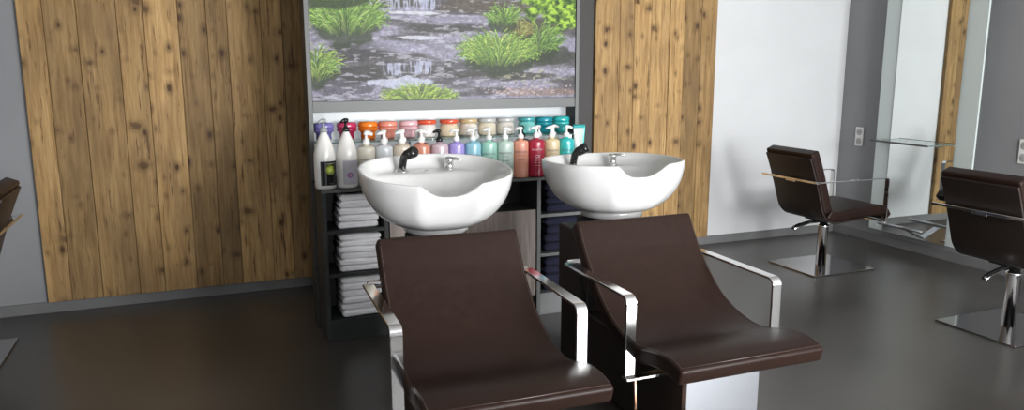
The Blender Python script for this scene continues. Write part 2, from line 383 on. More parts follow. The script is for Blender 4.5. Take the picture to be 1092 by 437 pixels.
    # grass tufts: arched blades
    def blade(px, pz, L, ang, bend, col, wd):
        n = int(L/.0016); t = np.linspace(0, 1, max(n, 6))
        a = ang + bend*t*t; dx = np.cumsum(np.sin(a))*L/len(t); dz = np.cumsum(np.cos(a))*L/len(t)
        xi = ((px+dx-x0)/(x1-x0)*(W-1)); zi = ((pz+dz-z0)/(z1-z0)*(H-1))
        for o in range(wd):
            xx = np.round(xi+o).astype(int); zz = np.round(zi).astype(int); k = (xx >= 0) & (xx < W) & (zz >= 0) & (zz < H)
            cc = np.array(col)[None, :]*(.55+.6*t[k][:, None]); img[zz[k], xx[k]] = cc
    def tuft(cx, cz, rx, rz, n, cols, seed, under=(.10, .15, .06)):
        nonlocal img
        img = mixc(img, under, blob(cx, cz-rz*.25, rx*.85, rz*.7, 2, .4, seed)*.8)
        r = np.random.RandomState(seed)
        P = sorted([(r.uniform(-1, 1), r.uniform(-1, 1)) for _ in range(n)], key=lambda q: -q[1])
        for (u, v) in P:
            if u*u + v*v > 1.05: continue
            c = cols[r.randint(len(cols))]; k = r.uniform(.7, 1.2)
            s = 1 if u > 0 else -1
            blade(cx+u*rx*.72, cz+v*rz*.55, rz*r.uniform(.45, .9), u*.9+r.uniform(-.25, .25), s*r.uniform(.2, 2.4), tuple(min(1, q*k) for q in c), r.randint(1, 3))
    G = [(.42, .62, .18), (.30, .50, .14), (.58, .76, .28), (.22, .38, .12), (.62, .74, .36)]
    YG = [(.62, .76, .26), (.74, .82, .36), (.50, .66, .20), (.36, .50, .16)]
    tuft(.79, 1.73, .23, .15, 900, G, 101); tuft(.70, 1.90, .25, .12, 500, YG, 102)
    tuft(.62, 1.47, .12, .12, 300, G+YG, 103); tuft(1.20, 1.30, .27, .085, 500, YG, 104)
    tuft(1.95, 1.62, .17, .12, 450, G, 106); tuft(1.83, 1.69, .09, .07, 220, [(.55, .50, .22), (.45, .40, .18), (.60, .64, .3)], 107)
    tuft(1.72, 1.76, .12, .08, 260, G, 108)
    tuft(1.69, 1.55, .27, .13, 1100, G+YG, 105)
    img = np.clip(img*(.88+.24*n3)[..., None], 0, 1)
    # window glare on the acrylic front painted in: colours lifted to a milky veil
    img = img*.76 + .16
    v = np.stack([gx.ravel(), np.full(W*H, 4.356), gz.ravel()], 1)
    idx = np.arange(W*H).reshape(H, W)
    f = np.stack([idx[:-1, :-1].ravel(), idx[:-1, 1:].ravel(), idx[1:, 1:].ravel(), idx[1:, :-1].ravel()], 1)
    me = bpy.data.meshes.new('screen'); me.vertices.add(len(v)); me.vertices.foreach_set('co', v.ravel())
    me.loops.add(f.size); me.loops.foreach_set('vertex_index', f.ravel().astype(np.int32)); me.polygons.add(len(f))
    me.polygons.foreach_set('loop_start', np.arange(0, f.size, 4, dtype=np.int32)); me.update(calc_edges=True)
    lin = np.where(img <= .04045, img/12.92, ((img+.055)/1.055)**2.4)
    ca = me.color_attributes.new('paint', 'FLOAT_COLOR', 'POINT')
    ca.data.foreach_set('color', np.concatenate([lin.reshape(-1, 3), np.ones((W*H, 1))], 1).ravel().astype(np.float32))
    m, nt, b = new_mat('backlit landscape print'); at = N(nt, 'ShaderNodeAttribute', attribute_name='paint')
    dk = N(nt, 'ShaderNodeVectorMath', operation='SCALE'); dk.inputs['Scale'].default_value = .18; nt.links.new(at.outputs['Color'], dk.inputs[0])
    nt.links.new(dk.outputs[0], b.inputs['Base Color']); b.inputs['Specular IOR Level'].default_value = .12; nt.links.new(at.outputs['Color'], b.inputs['Emission Color'])
    b.inputs['Emission Strength'].default_value = .80; b.inputs['Roughness'].default_value = .4
    return me, m
pic = empty('landscape_picture', (0, 0, 0), 0, 'large backlit picture of a stream with waterfalls and grass tufts above the bottles', 'picture')
me, m_ = picture(); link('print', me, m_, pic)
B().box((.593, 4.3565, 1.2965), (2.201, 4.40, 2.239)).obj('light_box', 'anth', pic)

# shelving unit in front of the picture wall
UX0, UX1, UY0, UY1, UZ = .577, 2.226, 4.07, 4.346, .846
un = empty('shelving_unit', (0, 0, 0), 0, 'low anthracite shelving unit with towel compartments under the row of bottles', 'shelving unit')
B().box((UX0, UY0, .828), (UX1, UY1+.0, UZ)).obj('top_board', 'anth', un, bevel=.002)
B().box((UX0+.001, UY0-.0015, .829), (UX1-.001, UY0+.001, UZ-.001)).obj('edge_band', 'anth_edge', un)
for xa, xb, nm in ((UX0, UX0+.024, 'side_panel'), (.908, .932, 'divider'), (1.822, 1.846, 'divider'), (UX1-.024, UX1, 'side_panel')):
    B().box((xa, UY0+.002, 0), (xb, UY1, .8275)).obj(nm, 'anth', un, bevel=.002)
B().box((1.8225, UY0, 0), (1.8455, UY0+.0022, .828)).obj('edge_band', 'anth_edge', un)
for z in (.372, .612):
    B().box((UX0+.024, UY0+.004, z-.010), (.908, UY1, z+.010)).obj('shelf', 'anth', un, bevel=.002)
    B().box((1.846, UY0+.004, z-.010), (UX1-.024, UY1, z+.010)).obj('shelf', 'anth_edge', un, bevel=.002)
B().box((UX0+.024, UY0+.004, 0), (.908, UY1, .125)).obj('plinth', 'anth', un, bevel=.002)
B().box((.932, UY0+.03, 0), (1.822, UY1, .125)).obj('plinth', 'anth', un, bevel=.002)
B().box((1.846, UY0+.004, 0), (UX1-.024, UY1, .135)).obj('plinth', M['base'], un, bevel=.002)
B().box((UX0+.024, UY1-.008, .125), (UX1-.024, UY1, .828)).obj('back_board', 'blackmat', un)
for xa, xb in ((.938, 1.374), (1.380, 1.816)):
    B().box((xa, UY0+.004, .13), (xb, UY0+.024, .655)).obj('door', 'lam', un, bevel=.0025)
B().box((.934, UY0+.025, .64), (1.821, UY1-.008, .652)).obj('shelf', 'anth', un)

# ------------------------------------------------------------------ towels
def towel_mesh(w, d, h, seed, folds=2):
    rnd = random.Random(seed); P = []
    n = 14; prof = []
    for i in range(n+1):   # front bulged fold profile
        a = -math.pi/2 + math.pi*i/n; prof.append((-math.cos(a)*h*.5, math.sin(a)*h*.5 + h*.5))
    cols = 16; v = []; f = []
    full = prof + [(d-.01, h), (d, h*.5), (d-.01, 0)]
    m = len(full)
    ph = rnd.uniform(0, 6); am = .004
    for c in range(cols+1):
        u = c/cols; x = u*w - w/2
        k = 1 - .35*max(0, (abs(u-.5)*2-.86)/.14)**2
        for (y, z) in full:
            zz = (z-h/2)*k*(1-.03*math.sin(ph+u*7)) + h/2 + (am*math.sin(ph+u*5)*.5+rnd.uniform(-.0006, .0006) if z > h*.4 else 0)
            # crease in the fold
            yy = y + am*math.sin(ph*2+u*4) + (.006 if abs(z-h*.5) < h*.08 and y < 0 else 0)
            v.append((x, yy + h*.5, max(0, zz)))
    for c in range(cols):
        for k in range(m):
            f.append((c*m+k, c*m+(k+1) % m, (c+1)*m+(k+1) % m, (c+1)*m+k))
    f += [tuple(range(m)), tuple(cols*m+k for k in range(m))]
    return mesh_of('folded_towel', v, f)
def stack(zs, cx, width, mat, word, comp, group, y0=UY0+.012, depth=.235):
    n = len(zs)-1
    ords = ['lowest', 'second from the bottom', 'third from the bottom', 'fourth from the bottom', 'fifth from the bottom', 'sixth from the bottom', 'seventh from the bottom']
    for i in range(n):
        h = zs[i+1]-zs[i]
        w_ = width*(1-.03*random.random())
        me = towel_mesh(w_, depth, h*.985, 17*i+int(zs[0]*100))
        pos = 'topmost' if i == n-1 else ords[i]
        o = link('folded_towel', me, mat, smooth=True, loc=(cx+random.uniform(-.008, .008), y0+random.uniform(0, .014), zs[i]), rot=(0, 0, random.uniform(-.02, .02)))
        tag(o, '%s folded towel, %s in the %s compartment' % (word, pos, comp), 'towel', group)
def zs(a, b, n): return [a + (b-a)*i/n for i in range(n+1)]
stack(zs(.623, .812, 5), .776, .215, 'towel', 'white', 'upper left', 'white towels in the upper left compartment')
stack(zs(.383, .592, 6), .783, .225, 'towel', 'white', 'middle left', 'white towels in the middle left compartment')
stack(zs(.126, .352, 6), .776, .215, 'towel', 'white', 'lower left', 'white towels in the lower left compartment')
stack(zs(.623, .80, 4), 2.03, .27, 'navy', 'navy', 'upper right', 'navy towels on the right side of the unit', UY0+.03, .215)
stack(zs(.383, .585, 4), 2.03, .27, 'navy', 'navy', 'middle right', 'navy towels on the right side of the unit', UY0+.03, .215)
stack(zs(.136, .340, 4), 2.03, .27, 'navy', 'navy', 'lower right', 'navy towels on the right side of the unit', UY0+.03, .215)
# shallow steel bowl and dark box in the open middle compartment
o = B().lathe([(.04, 0), (.05, .002), (.085, .03), (.088, .034), (.084, .034), (.05, .008), (.0, .006)]).obj('tint_bowl', 'satin', smooth=True, loc=(1.36, 4.19, .653)); tag(o, 'shallow steel bowl on top of the wood-fronted cabinet section, behind the left basin', 'bowl')
o = B().lathe([(.036, 0), (.038, .004), (.038, .10), (.034, .115), (.02, .12), (.02, .135), (.0, .136)]).obj('black_bottle', 'blackmat', smooth=True, loc=(1.46, 4.26, .653)); tag(o, 'dark bottle standing beside the steel bowl in the open middle compartment', 'bottle')

# glass riser behind the bottles
gr = empty('glass_riser', (0, 0, 0), 0, 'narrow greenish glass shelf carrying the row of jars behind the bottles', 'shelf')
B().box((.595, 4.275, 1.068), (2.198, 4.462, 1.076)).obj('glass_board', 'glassedge', gr, bevel=.001)
for x in (.60, 1.12, 1.65, 2.165):
    B().box((x, 4.356, .847), (x+.02, 4.376, 1.0675)).obj('leg', 'satin', gr)

# ------------------------------------------------------------------ lettering
def text_mesh(s, size, radius, sy=1.):
    cu = bpy.data.curves.new('t', 'FONT'); cu.body = s; cu.size = size; cu.align_x = 'CENTER'; cu.extrude = .0; cu.resolution_u = 1
    o = bpy.data.objects.new('t', cu); C.objects.link(o); dg = bpy.context.evaluated_depsgraph_get()
    me = bpy.data.meshes.new_from_object(o.evaluated_get(dg)); bpy.data.objects.remove(o)
    for v in me.vertices:
        a = v.co.x/radius; z = v.co.y*sy
        v.co = (radius*math.sin(a), -radius*math.cos(a), z)
    me.materials.clear(); return me
def letter_lines(lines, radius, mat, root, sq=1., rot=None):
    for ln in lines:
        me = join_text((ln,), radius)
        for v in me.vertices: v.co.y *= sq
        me.materials.append(mat); link('lettering', me, None, root, rot=rot)
def join_text(lines, radius):
    V = []; F = []
    for (s, size, z) in lines:
        me = text_mesh(s, size, radius)
        k = len(V); V += [(v.co.x, v.co.y, v.co.z+z) for v in me.vertices]; F += [tuple(i+k for i in p.vertices) for p in me.polygons]
        bpy.data.meshes.remove(me)
    me = bpy.data.meshes.new('lettering'); me.from_pydata(V, [], F); me.update(); return me

# ------------------------------------------------------------------ pump bottles
def pump_parts(root, z, mat, r=.013, sc_=1., flip=1):
    cap = B().lathe([(r*1.15, z), (r*1.25, z+.003), (r*1.2, z+.018), (r*.7, z+.026), (r*.45, z+.03), (r*.4, z+.052), (0, z+.053)], 16)
    c = cap.obj('pump_collar', mat, root, smooth=True)
    h = B()
    h.tube(fillet([(.006*flip, 0, z+.056), (-.012*flip, 0, z+.060), (-.036*flip, -.004, z+.052)], .006, 3), [.0105]*3+[.009]*2+[.006], 8)
    h.lathe([(.004, z+.050), (.0115, z+.052), (.012, z+.062), (.007, z+.068), (.0, z+.069)], 12)
    h.obj('pump_head', mat, root, smooth=True)
letter_cache = {}
def product_bottle(x, y, z, h, r, col, label, group, pump='white_pl', text=None, tcol=(.06, .06, .08), rz=None, sq=.86, glossy=.28, name='pump_bottle', trans=0.):
    root = empty(name, (x, y, z), rz if rz is not None else random.uniform(-.25, .25), label, 'bottle', group)
    m = simple('bottle plastic', col, glossy, Coat_Weight=.3, Subsurface_Weight=0.)
    b = B().lathe([(r*.90, 0), (r*.97, .003), (r, .010), (r, h-.020), (r*.97, h-.010), (r*.85, h-.003), (r*.55, h+.001), (r*.30, h+.003), (r*.30, h+.010)], 32, 1, sq)
    b.obj('body', m, root, smooth=True)
    pump_parts(root, h+.010, pump, r=.0155, flip=random.choice((1, 1, -1)))
    if text:
        letter_lines(text, r+.0008, simple('label ink', tcol, .5), root, sq*1.004)
    return root
BT = lambda h: (('KÉRASTASE', .0155, h*.68), ('SPECIFIQUE', .008, h*.60), ('BAIN', .016, h*.47), ('Shampooing', .0065, h*.40), ('1000 ml', .005, h*.10))
front = [
 (.834, .211, .044, (.62, .58, .48), 'cream pump bottle with white pump, just right of the two tall white bottles', 'white_pl'),
 (.930, .211, .045, (.62, .64, .66), 'whitish pump bottle with pale grey print, between two cream bottles', 'white_pl'),
 (1.030, .211, .045, (.66, .57, .45), 'beige pump bottle standing directly behind the black shower head of the left basin', 'white_pl'),
 (1.140, .205, .045, (.60, .24, .16), 'terracotta pump bottle with white pump, left of the bottle with black trigger', 'white_pl'),
 (1.245, .205, .047, (.50, .38, .42), 'dusty mauve bottle with a black trigger pump', 'black'),
 (1.345, .208, .043, (.34, .28, .62), 'violet pump bottle right of the black-topped mauve one', 'white_pl'),
 (1.443, .208, .045, (.26, .50, .60), 'sky blue pump bottle between the violet and the mint bottles', 'white_pl'),
 (1.541, .210, .044, (.32, .58, .48), 'mint green pump bottle right of the sky blue one', 'white_pl'),
 (1.641, .212, .047, (.48, .60, .53), 'pale grey-green pump bottle left of the salmon one', 'white_pl'),
 (1.739, .216, .043, (.74, .32, .22), 'salmon orange pump bottle left of the crimson bottle', 'white_pl'),
 (1.838, .218, .048, (.36, .012, .04), 'crimson pump bottle with white print, between the basins', 'white_pl'),
 (1.939, .216, .045, (.70, .56, .34), 'golden cream pump bottle right of the crimson bottle', 'white_pl'),
 (2.036, .214, .044, (.03, .44, .43), 'turquoise pump bottle at the right end of the front row', 'white_pl')]
for (x, h, r, col, lab, pm) in front:
    if col[0] == .36:
        product_bottle(x, 4.128, UZ, max(h, .217), r*1.08, col, lab, 'pump bottles in the front row', pm, (('KÉRASTASE', .0135, h*.72), ('CX', .026, h*.52), ('CHROMA', .008, h*.44), ('ABSOLU BAIN', .007, h*.38), ('Shampooing', .007, h*.31), ('1000 ml', .006, h*.10)), (.85, .74, .76), -.22)
    else:
        product_bottle(x, 4.128, UZ, max(h, .217), r*1.08, col, lab, 'pump bottles in the front row', pm, BT(h), (.10, .09, .12) if col[1] > .2 else (.7, .7, .7), random.uniform(-.35, -.10))
back = [(.855, (.64, .60, .52), 'cream pump bottle in the second row, behind the first cream bottle'),
        (.958, (.62, .62, .62), 'whitish pump bottle in the second row, behind the grey-printed one'),
        (1.062, (.62, .48, .42), 'rose-beige pump bottle in the second row, left of the terracotta bottle'),
        (1.17, (.20, .05, .05), 'dark red pump bottle in the second row behind the terracotta bottle'),
        (1.50, (.30, .50, .55), 'bluish pump bottle in the second row behind the sky blue one'),
        (1.79, (.05, .04, .04), 'black bottle with black pump in the second row behind the salmon bottle'),
        (1.90, (.6, .5, .5), 'pale rose pump bottle in the second row behind the crimson one'),
        (1.995, (.66, .54, .36), 'gold-cream pump bottle in the second row behind the turquoise one')]
for (x, col, lab) in back:
    product_bottle(x, 4.225, UZ, .215, .044, col, lab, 'pump bottles in the second row', 'black' if col[0] == .05 else 'white_pl', None)

# tall white one-litre bottles with sloping shoulders
def label_patch(r0, z0, z1, a0, a1, mat, parent, sq=1.):
    v = []; f = []; n = 16
    for i in range(n+1):
        a = R(a0 + (a1-a0)*i/n)
        for z in (z0, z1): v.append((math.sin(a)*(r0+.0008), -math.cos(a)*(r0+.0008)*sq, z))
    for i in range(n): f.append((2*i, 2*i+2, 2*i+3, 2*i+1))
    me = bpy.data.meshes.new('label'); me.from_pydata(v, [], f); me.update(); return link('label', me, mat, parent, smooth=True)
def blob_label(name, base, blob, core, cx, cz, rr):
    m, nt, b = new_mat(name); L = nt.links.new; tc = N(nt, 'ShaderNodeTexCoord'); mp = N(nt, 'ShaderNodeMapping')
    mp.inputs['Location'].default_value = (-cx, 0, -cz); L(tc.outputs['Object'], mp.inputs['Vector'])
    m2 = N(nt, 'ShaderNodeMapping'); m2.inputs['Scale'].default_value = (1/rr, 0, 1/rr); L(mp.outputs[0], m2.inputs['Vector'])
    ln = N(nt, 'ShaderNodeVectorMath', operation='LENGTH'); L(m2.outputs[0], ln.inputs[0])
    nz = N(nt, 'ShaderNodeTexNoise', Scale=60., Detail=3); L(tc.outputs['Object'], nz.inputs['Vector'])
    ad = N(nt, 'ShaderNodeMath', operation='MULTIPLY_ADD'); ad.inputs[1].default_value = .6; L(nz.outputs['Fac'], ad.inputs[0]); L(ln.outputs['Value'], ad.inputs[2])
    r = ramp(nt, [(.3, core), (.75, blob), (1.0, base)]); L(ad.outputs[0], r.inputs[0]); L(r.outputs[0], b.inputs['Base Color']); b.inputs['Roughness'].default_value = .2
    return m
def tall_bottle(x, y, pump, lab_mat, lab, tcol):
    root = empty('tall_bottle', (x, y, UZ), .1, lab, 'bottle', 'tall white bottles at the left end of the shelf')
    r = .056
    b = B().lathe([(r*.86, 0), (r*.95, .004), (r, .014), (r*1.02, .06), (r*1.03, .15), (r, .182), (r*.90, .214), (r*.68, .250), (r*.42, .282), (r*.32, .293), (r*.32, .300)], 36)
    b.obj('body', simple('milky plastic', (.74, .72, .68), .22, Coat_Weight=.4), root, smooth=True)
    z = .300
    B().lathe([(.021, z), (.0215, z+.012), (.017, z+.018), (.010, z+.026), (.007, z+.032), (.0065, z+.052), (0, z+.053)], 18).obj('pump_collar', pump, root, smooth=True)
    h = B(); h.tube(fillet([(.012, 0, z+.058), (-.006, -.004, z+.062), (-.030, -.012, z+.050)], .008, 4), [.011]*3+[.010]*3+[.006], 10)
    h.lathe([(.006, z+.048), (.016, z+.052), (.017, z+.062), (.010, z+.070), (0, z+.071)], 14).obj('pump_head', pump, root, smooth=True)
    L_ = label_patch(r*1.03, .022, .150, -38, 62, lab_mat, root)
    letter_lines((('SHAMPOO', .011, .134), ('repair', .014, .082), ('1000 ml', .007, .03)), r*1.03+.002, simple('label ink', tcol, .5), root, rot=(0, 0, .3))
grey_pump = simple('grey plastic', (.30, .31, .31), .35)
M['pg'] = grey_pump
tall_bottle(.612, 4.135, 'pg', blob_label('black label', (.006, .006, .008), (.30, .38, .02), (.75, .80, .25), .012, .105, .040), 'tall white bottle with black label and green glow, leftmost on the shelf', (.55, .6, .4))
tall_bottle(.728, 4.132, 'black', blob_label('lilac label', (.42, .40, .44), (.20, .07, .30), (.62, .40, .30), .0, .072, .026), 'tall white bottle with lilac label and black pump, second from the left', (.35, .33, .4))
# styling cream tubes standing on their caps at the right end
def tube_bottle(x, y, rz, col, ccol, lab):
    root = empty('cream_tube', (x, y, UZ), rz, lab, 'tube', 'cream tubes at the right end of the shelf')
    v = []; f = []; n = 24; rows = 10; H = .235
    for i in range(rows+1):
        t = i/rows; z = .10 + (H)*t*.78; a_ = .026*(1-t)+.036*t; b_ = .026*(1-t)+.0025*t
        for k in range(n):
            g = 2*math.pi*k/n; v.append((a_*math.cos(g), b_*math.sin(g), z))
    for i in range(rows):
        for k in range(n): f.append((i*n+k, i*n+(k+1) % n, (i+1)*n+(k+1) % n, (i+1)*n+k))
    f += [tuple(range(n)), tuple(rows*n+k for k in range(n))]
    B().add(v, f).obj('body', simple('tube foil', col, .25), root, smooth=True)
    B().box((-.0365, -.004, .277), (.0365, .004, .292)).obj('crimp', simple('tube crimp', (.02, .30, .30), .3), root, bevel=.001)
    B().lathe([(.026, 0), (.028, .004), (.028, .094), (.025, .0995), (0, .0998)], 24).obj('cap', simple('tube cap', ccol, .3), root, smooth=True)
tube_bottle(2.112, 4.12, .1, (.50, .55, .52), (.45, .20, .14), 'silvery cream tube with turquoise crimp standing on a copper-brown cap')
tube_bottle(2.150, 4.185, -.5, (.10, .62, .58), (.30, .15, .11), 'turquoise cream tube at the far right end of the shelf')

# ------------------------------------------------------------------ jars
def jar(x, col, lidcol, style, lab):
    root = empty('mask_jar', (x, 4.40, 1.0762), random.uniform(-.3, .3), lab, 'jar', 'jars on the glass shelf under the picture')
    m = simple('jar plastic', col, .22, Coat_Weight=.4)
    ml = simple('jar lid', lidcol, .22, Coat_Weight=.4)
    if style == 0:   # waisted jar with flared shoulder
        B().lathe([(.034, 0), (.040, .003), (.043, .012), (.041, .030), (.044, .042), (.056, .052), (.057, .060), (.053, .068)], 32).obj('body', m, root, smooth=True)
        B().lathe([(.048, .0685), (.056, .071), (.057, .078), (.055, .094), (.048, .100), (0, .101)], 32).obj('lid', ml, root, smooth=True)
    else:            # straight jar with disc lid
        B().lathe([(.046, 0), (.054, .003), (.055, .010), (.055, .062), (.047, .072), (.043, .076)], 32).obj('body', m, root, smooth=True)
        B().lathe([(.054, .0765), (.0565, .079), (.0565, .096), (.054, .100), (0, .101)], 32).obj('lid', ml, root, smooth=True)
        letter_lines((('KÉRASTASE', .010, .045), ('Masque', .007, .03)), .0548, simple('label ink', (.25, .2, .2), .5), root)
jars = [(.652, (.17, .15, .42), (.20, .18, .46), 0, 'lavender blue jar, leftmost on the glass shelf'),
 (.781, (.42, .02, .08), (.46, .03, .10), 0, 'crimson jar behind the black pump of the tall white bottle'),
 (.902, (.72, .17, .01), (.76, .18, .01), 0, 'bright orange waisted jar'),
 (1.017, (.70, .26, .19), (.70, .24, .17), 0, 'salmon pink waisted jar right of the orange one'),
 (1.140, (.72, .44, .47), (.72, .44, .46), 0, 'pale pink waisted jar'),
 (1.251, (.70, .66, .62), (.66, .08, .03), 1, 'white jar with orange-red lid, right of the pale pink jar'),
 (1.388, (.70, .58, .40), (.64, .09, .04), 1, 'cream jar with orange-red lid, left of the gold-lidded jar'),
 (1.511, (.72, .66, .58), (.52, .38, .20), 1, 'cream jar with a gold lid'),
 (1.630, (.68, .61, .47), (.45, .45, .43), 1, 'cream jar with silver lid, right of the gold-lidded jar'),
 (1.750, (.66, .62, .56), (.46, .46, .45), 1, 'whitish jar with silver lid, left of the teal jars'),
 (1.893, (.16, .50, .47), (.05, .28, .30), 1, 'light teal jar with darker lid, leftmost of the three teal jars'),
 (2.010, (.01, .26, .31), (.01, .23, .29), 0, 'deep petrol blue jar, middle of the three teal jars'),
 (2.128, (.05, .46, .45), (.02, .36, .36), 0, 'turquoise jar, rightmost on the glass shelf')]
for j in jars: jar(*j)

# ------------------------------------------------------------------ wash basins
def basin_mesh(rx=.345, ry=.315, H=.245, rb=.150, lip=.016, D=.175, notch=.060):
    n = 144; rings = []
    def rim(th):
        c, s = math.cos(th), math.sin(th)
        p = 2.35; k = (abs(c)**p + abs(s)**p)**(-1/p)
        x, y = rx*c*k, ry*s*k
        # rear a little flatter, front slightly pointed forward at the neck
        d = abs(((th + math.pi/2 + math.pi) % (2*math.pi)) - math.pi)     # angle from the neck direction
        fwd = math.exp(-(d/.50)**4)
        y -= .022*fwd
        q = notch_h(d); l = math.hypot(x, y); k2 = 1 + q*.85/l     # the scooped edge lies further in on the sloping wall
        return x*k2, y*k2, d
    def notch_h(d):
        t = d/.375
        return -notch*max(0., 1-abs(t)**3.2) if t < 1 else 0.
    def zr(th, y):
        return 0.
    TH = [2*math.pi*k/n for k in range(n)]
    # outer shell
    outs = []
    prof = [(0, -H-.028), (.02, -H-.028)]
    for j in range(17):
        ph = j/16*math.pi/2
        outs.append((math.sin(ph)**1.10, 1-math.cos(ph)))   # radial blend, height blend
    rings.append([(rb*.98*math.cos(t), rb*.98*math.sin(t), -H-.032) for t in TH])
    rings.append([(rb*1.03*math.cos(t), rb*1.03*math.sin(t), -H-.028) for t in TH])
    rings.append([(rb*1.02*math.cos(t), rb*1.02*math.sin(t), -H-.006) for t in TH])
    for (a, b) in outs:
        ring = []
        for t in TH:
            x, y, d = rim(t); q = notch_h(d)
            bx, by = rb*1.0*math.cos(t), rb*1.0*math.sin(t)
            # neck panel: flatter, drawn in between two soft creases
            pan = (1/(1+math.exp((d-.41)/.02)))*math.sin(min(1, b*1.1)*math.pi)*.016
            X = bx + (x-bx)*a; Y = by + (y-by)*a
            rr = math.hypot(X, Y) or 1; X -= X/rr*pan*.8; Y -= Y/rr*pan*.8
            Z = -H + (H+q)*b
            ring.append((X, Y, Z))
        rings.append(ring)
    # lip
    for (ins, up) in ((.0015, .005), (lip*.5, .008), (lip*.95, .004)):
        ring = []
        for t in TH:
            x, y, d = rim(t); q = notch_h(d); l = math.hypot(x, y)
            ring.append((x*(1-ins/l), y*(1-ins/l), q+up))
        rings.append(ring)
    # inner bowl
    for j in range(1, 15):
        u = 1-j/15
        ring = []
        for t in TH:
            x, y, d = rim(t); q = notch_h(d); l = math.hypot(x, y); k = (1-lip/l)*(.06+.94*u**.8)
            X, Y = x*k, y*k
            top = q*u**1.5
            Z = top - D*(1-u**2.6)
            # faucet ledge at the rear
            g = 1/(1+math.exp(-(Y-.125)/.010)); led = -.052*min(1, (1-u)*7)
            if u < .985: Z = Z*(1-g) + max(Z, led)*g
            ring.append((X, Y, Z))
        rings.append(ring)
    v = [q for r_ in rings for q in r_]; f = []
    for i in range(len(rings)-1):
        for k in range(n): f.append((i*n+k, i*n+(k+1) % n, (i+1)*n+(k+1) % n, (i+1)*n+k))
    f += [tuple(range(n)), tuple((len(rings)-1)*n+k for k in range(n))]
    return mesh_of('bowl', v, f)
def wash_basin(x, y, rz, tilt, zrim, lab):
    root = empty('wash_basin', (x, y, .7505), rz, lab, 'wash basin', 'porcelain wash basins behind the reclining chairs')
    piv = zrim-.7505
    def place(o):
        o.location = (0, 0, piv); o.rotation_euler = (tilt, 0, 0); return o
    bowl = place(link('bowl', basin_mesh(H=zrim-.7505-.038), 'porc', root, smooth=True))
    # hand shower: black head on a chrome collar
    s = B(); s.tube(fillet([(-.115, .215, -.045), (-.108, .205, .020), (-.075, .165, .048)], .02, 5), [.018, .0185, .0185, .019, .019, .021, .024, .026], 16)
    sh = place(s.obj('hand_shower', 'black', root, smooth=True))
    B().lathe([(.034, -.0525), (.034, -.049), (.024, -.043), (.020, -.036), (.0, -.035)], 20, c=(-.115, .215)).obj('collar', 'chrome', sh, smooth=True)
    q = B(); a = Vector((-.075, .165, .048)); d = Vector((.5, -.6, .42)).normalized()
    q.tube([a-d*.006, a+d*.012, a+d*.020], [.027, .0275, .022], 18).obj('spray_face', 'black', sh, smooth=True)
    # mixer tap
    t = B(); t.lathe([(.028, -.0525), (.028, -.047), (.021, -.044), (.020, -.012), (.023, -.008), (.023, .002), (.015, .008), (0, .009)], 20, c=(.115, .215))
    mx = place(t.obj('mixer_tap', 'chrome', root, smooth=True))
    l = B(); l.tube([(.115, .215, .0), (.140, .185, .006), (.160, .165, .002)], [.009, .007, .006], 10).obj('lever', 'chrome', mx, smooth=True)
    place(B().lathe([(.026, -.1745), (.026, -.171), (.018, -.169), (.0, -.1695)], 20, c=(0, -.01)).obj('drain', 'chrome', root, smooth=True))
    place(B().lathe([(.011, -.052), (.0105, -.050), (0, -.0495)], 14, c=(.0, .205)).obj('overflow_button', 'chrome', root, smooth=True))
    return root
wash_basin(.985, 3.33, R(-4), R(5.8), 1.028, 'white porcelain wash basin behind the left reclining chair, its tap ledge facing us')
wash_basin(1.893, 3.32, R(-1.5), R(-1.0), 1.030, 'white porcelain wash basin behind the right reclining chair, in front of the wood panel')

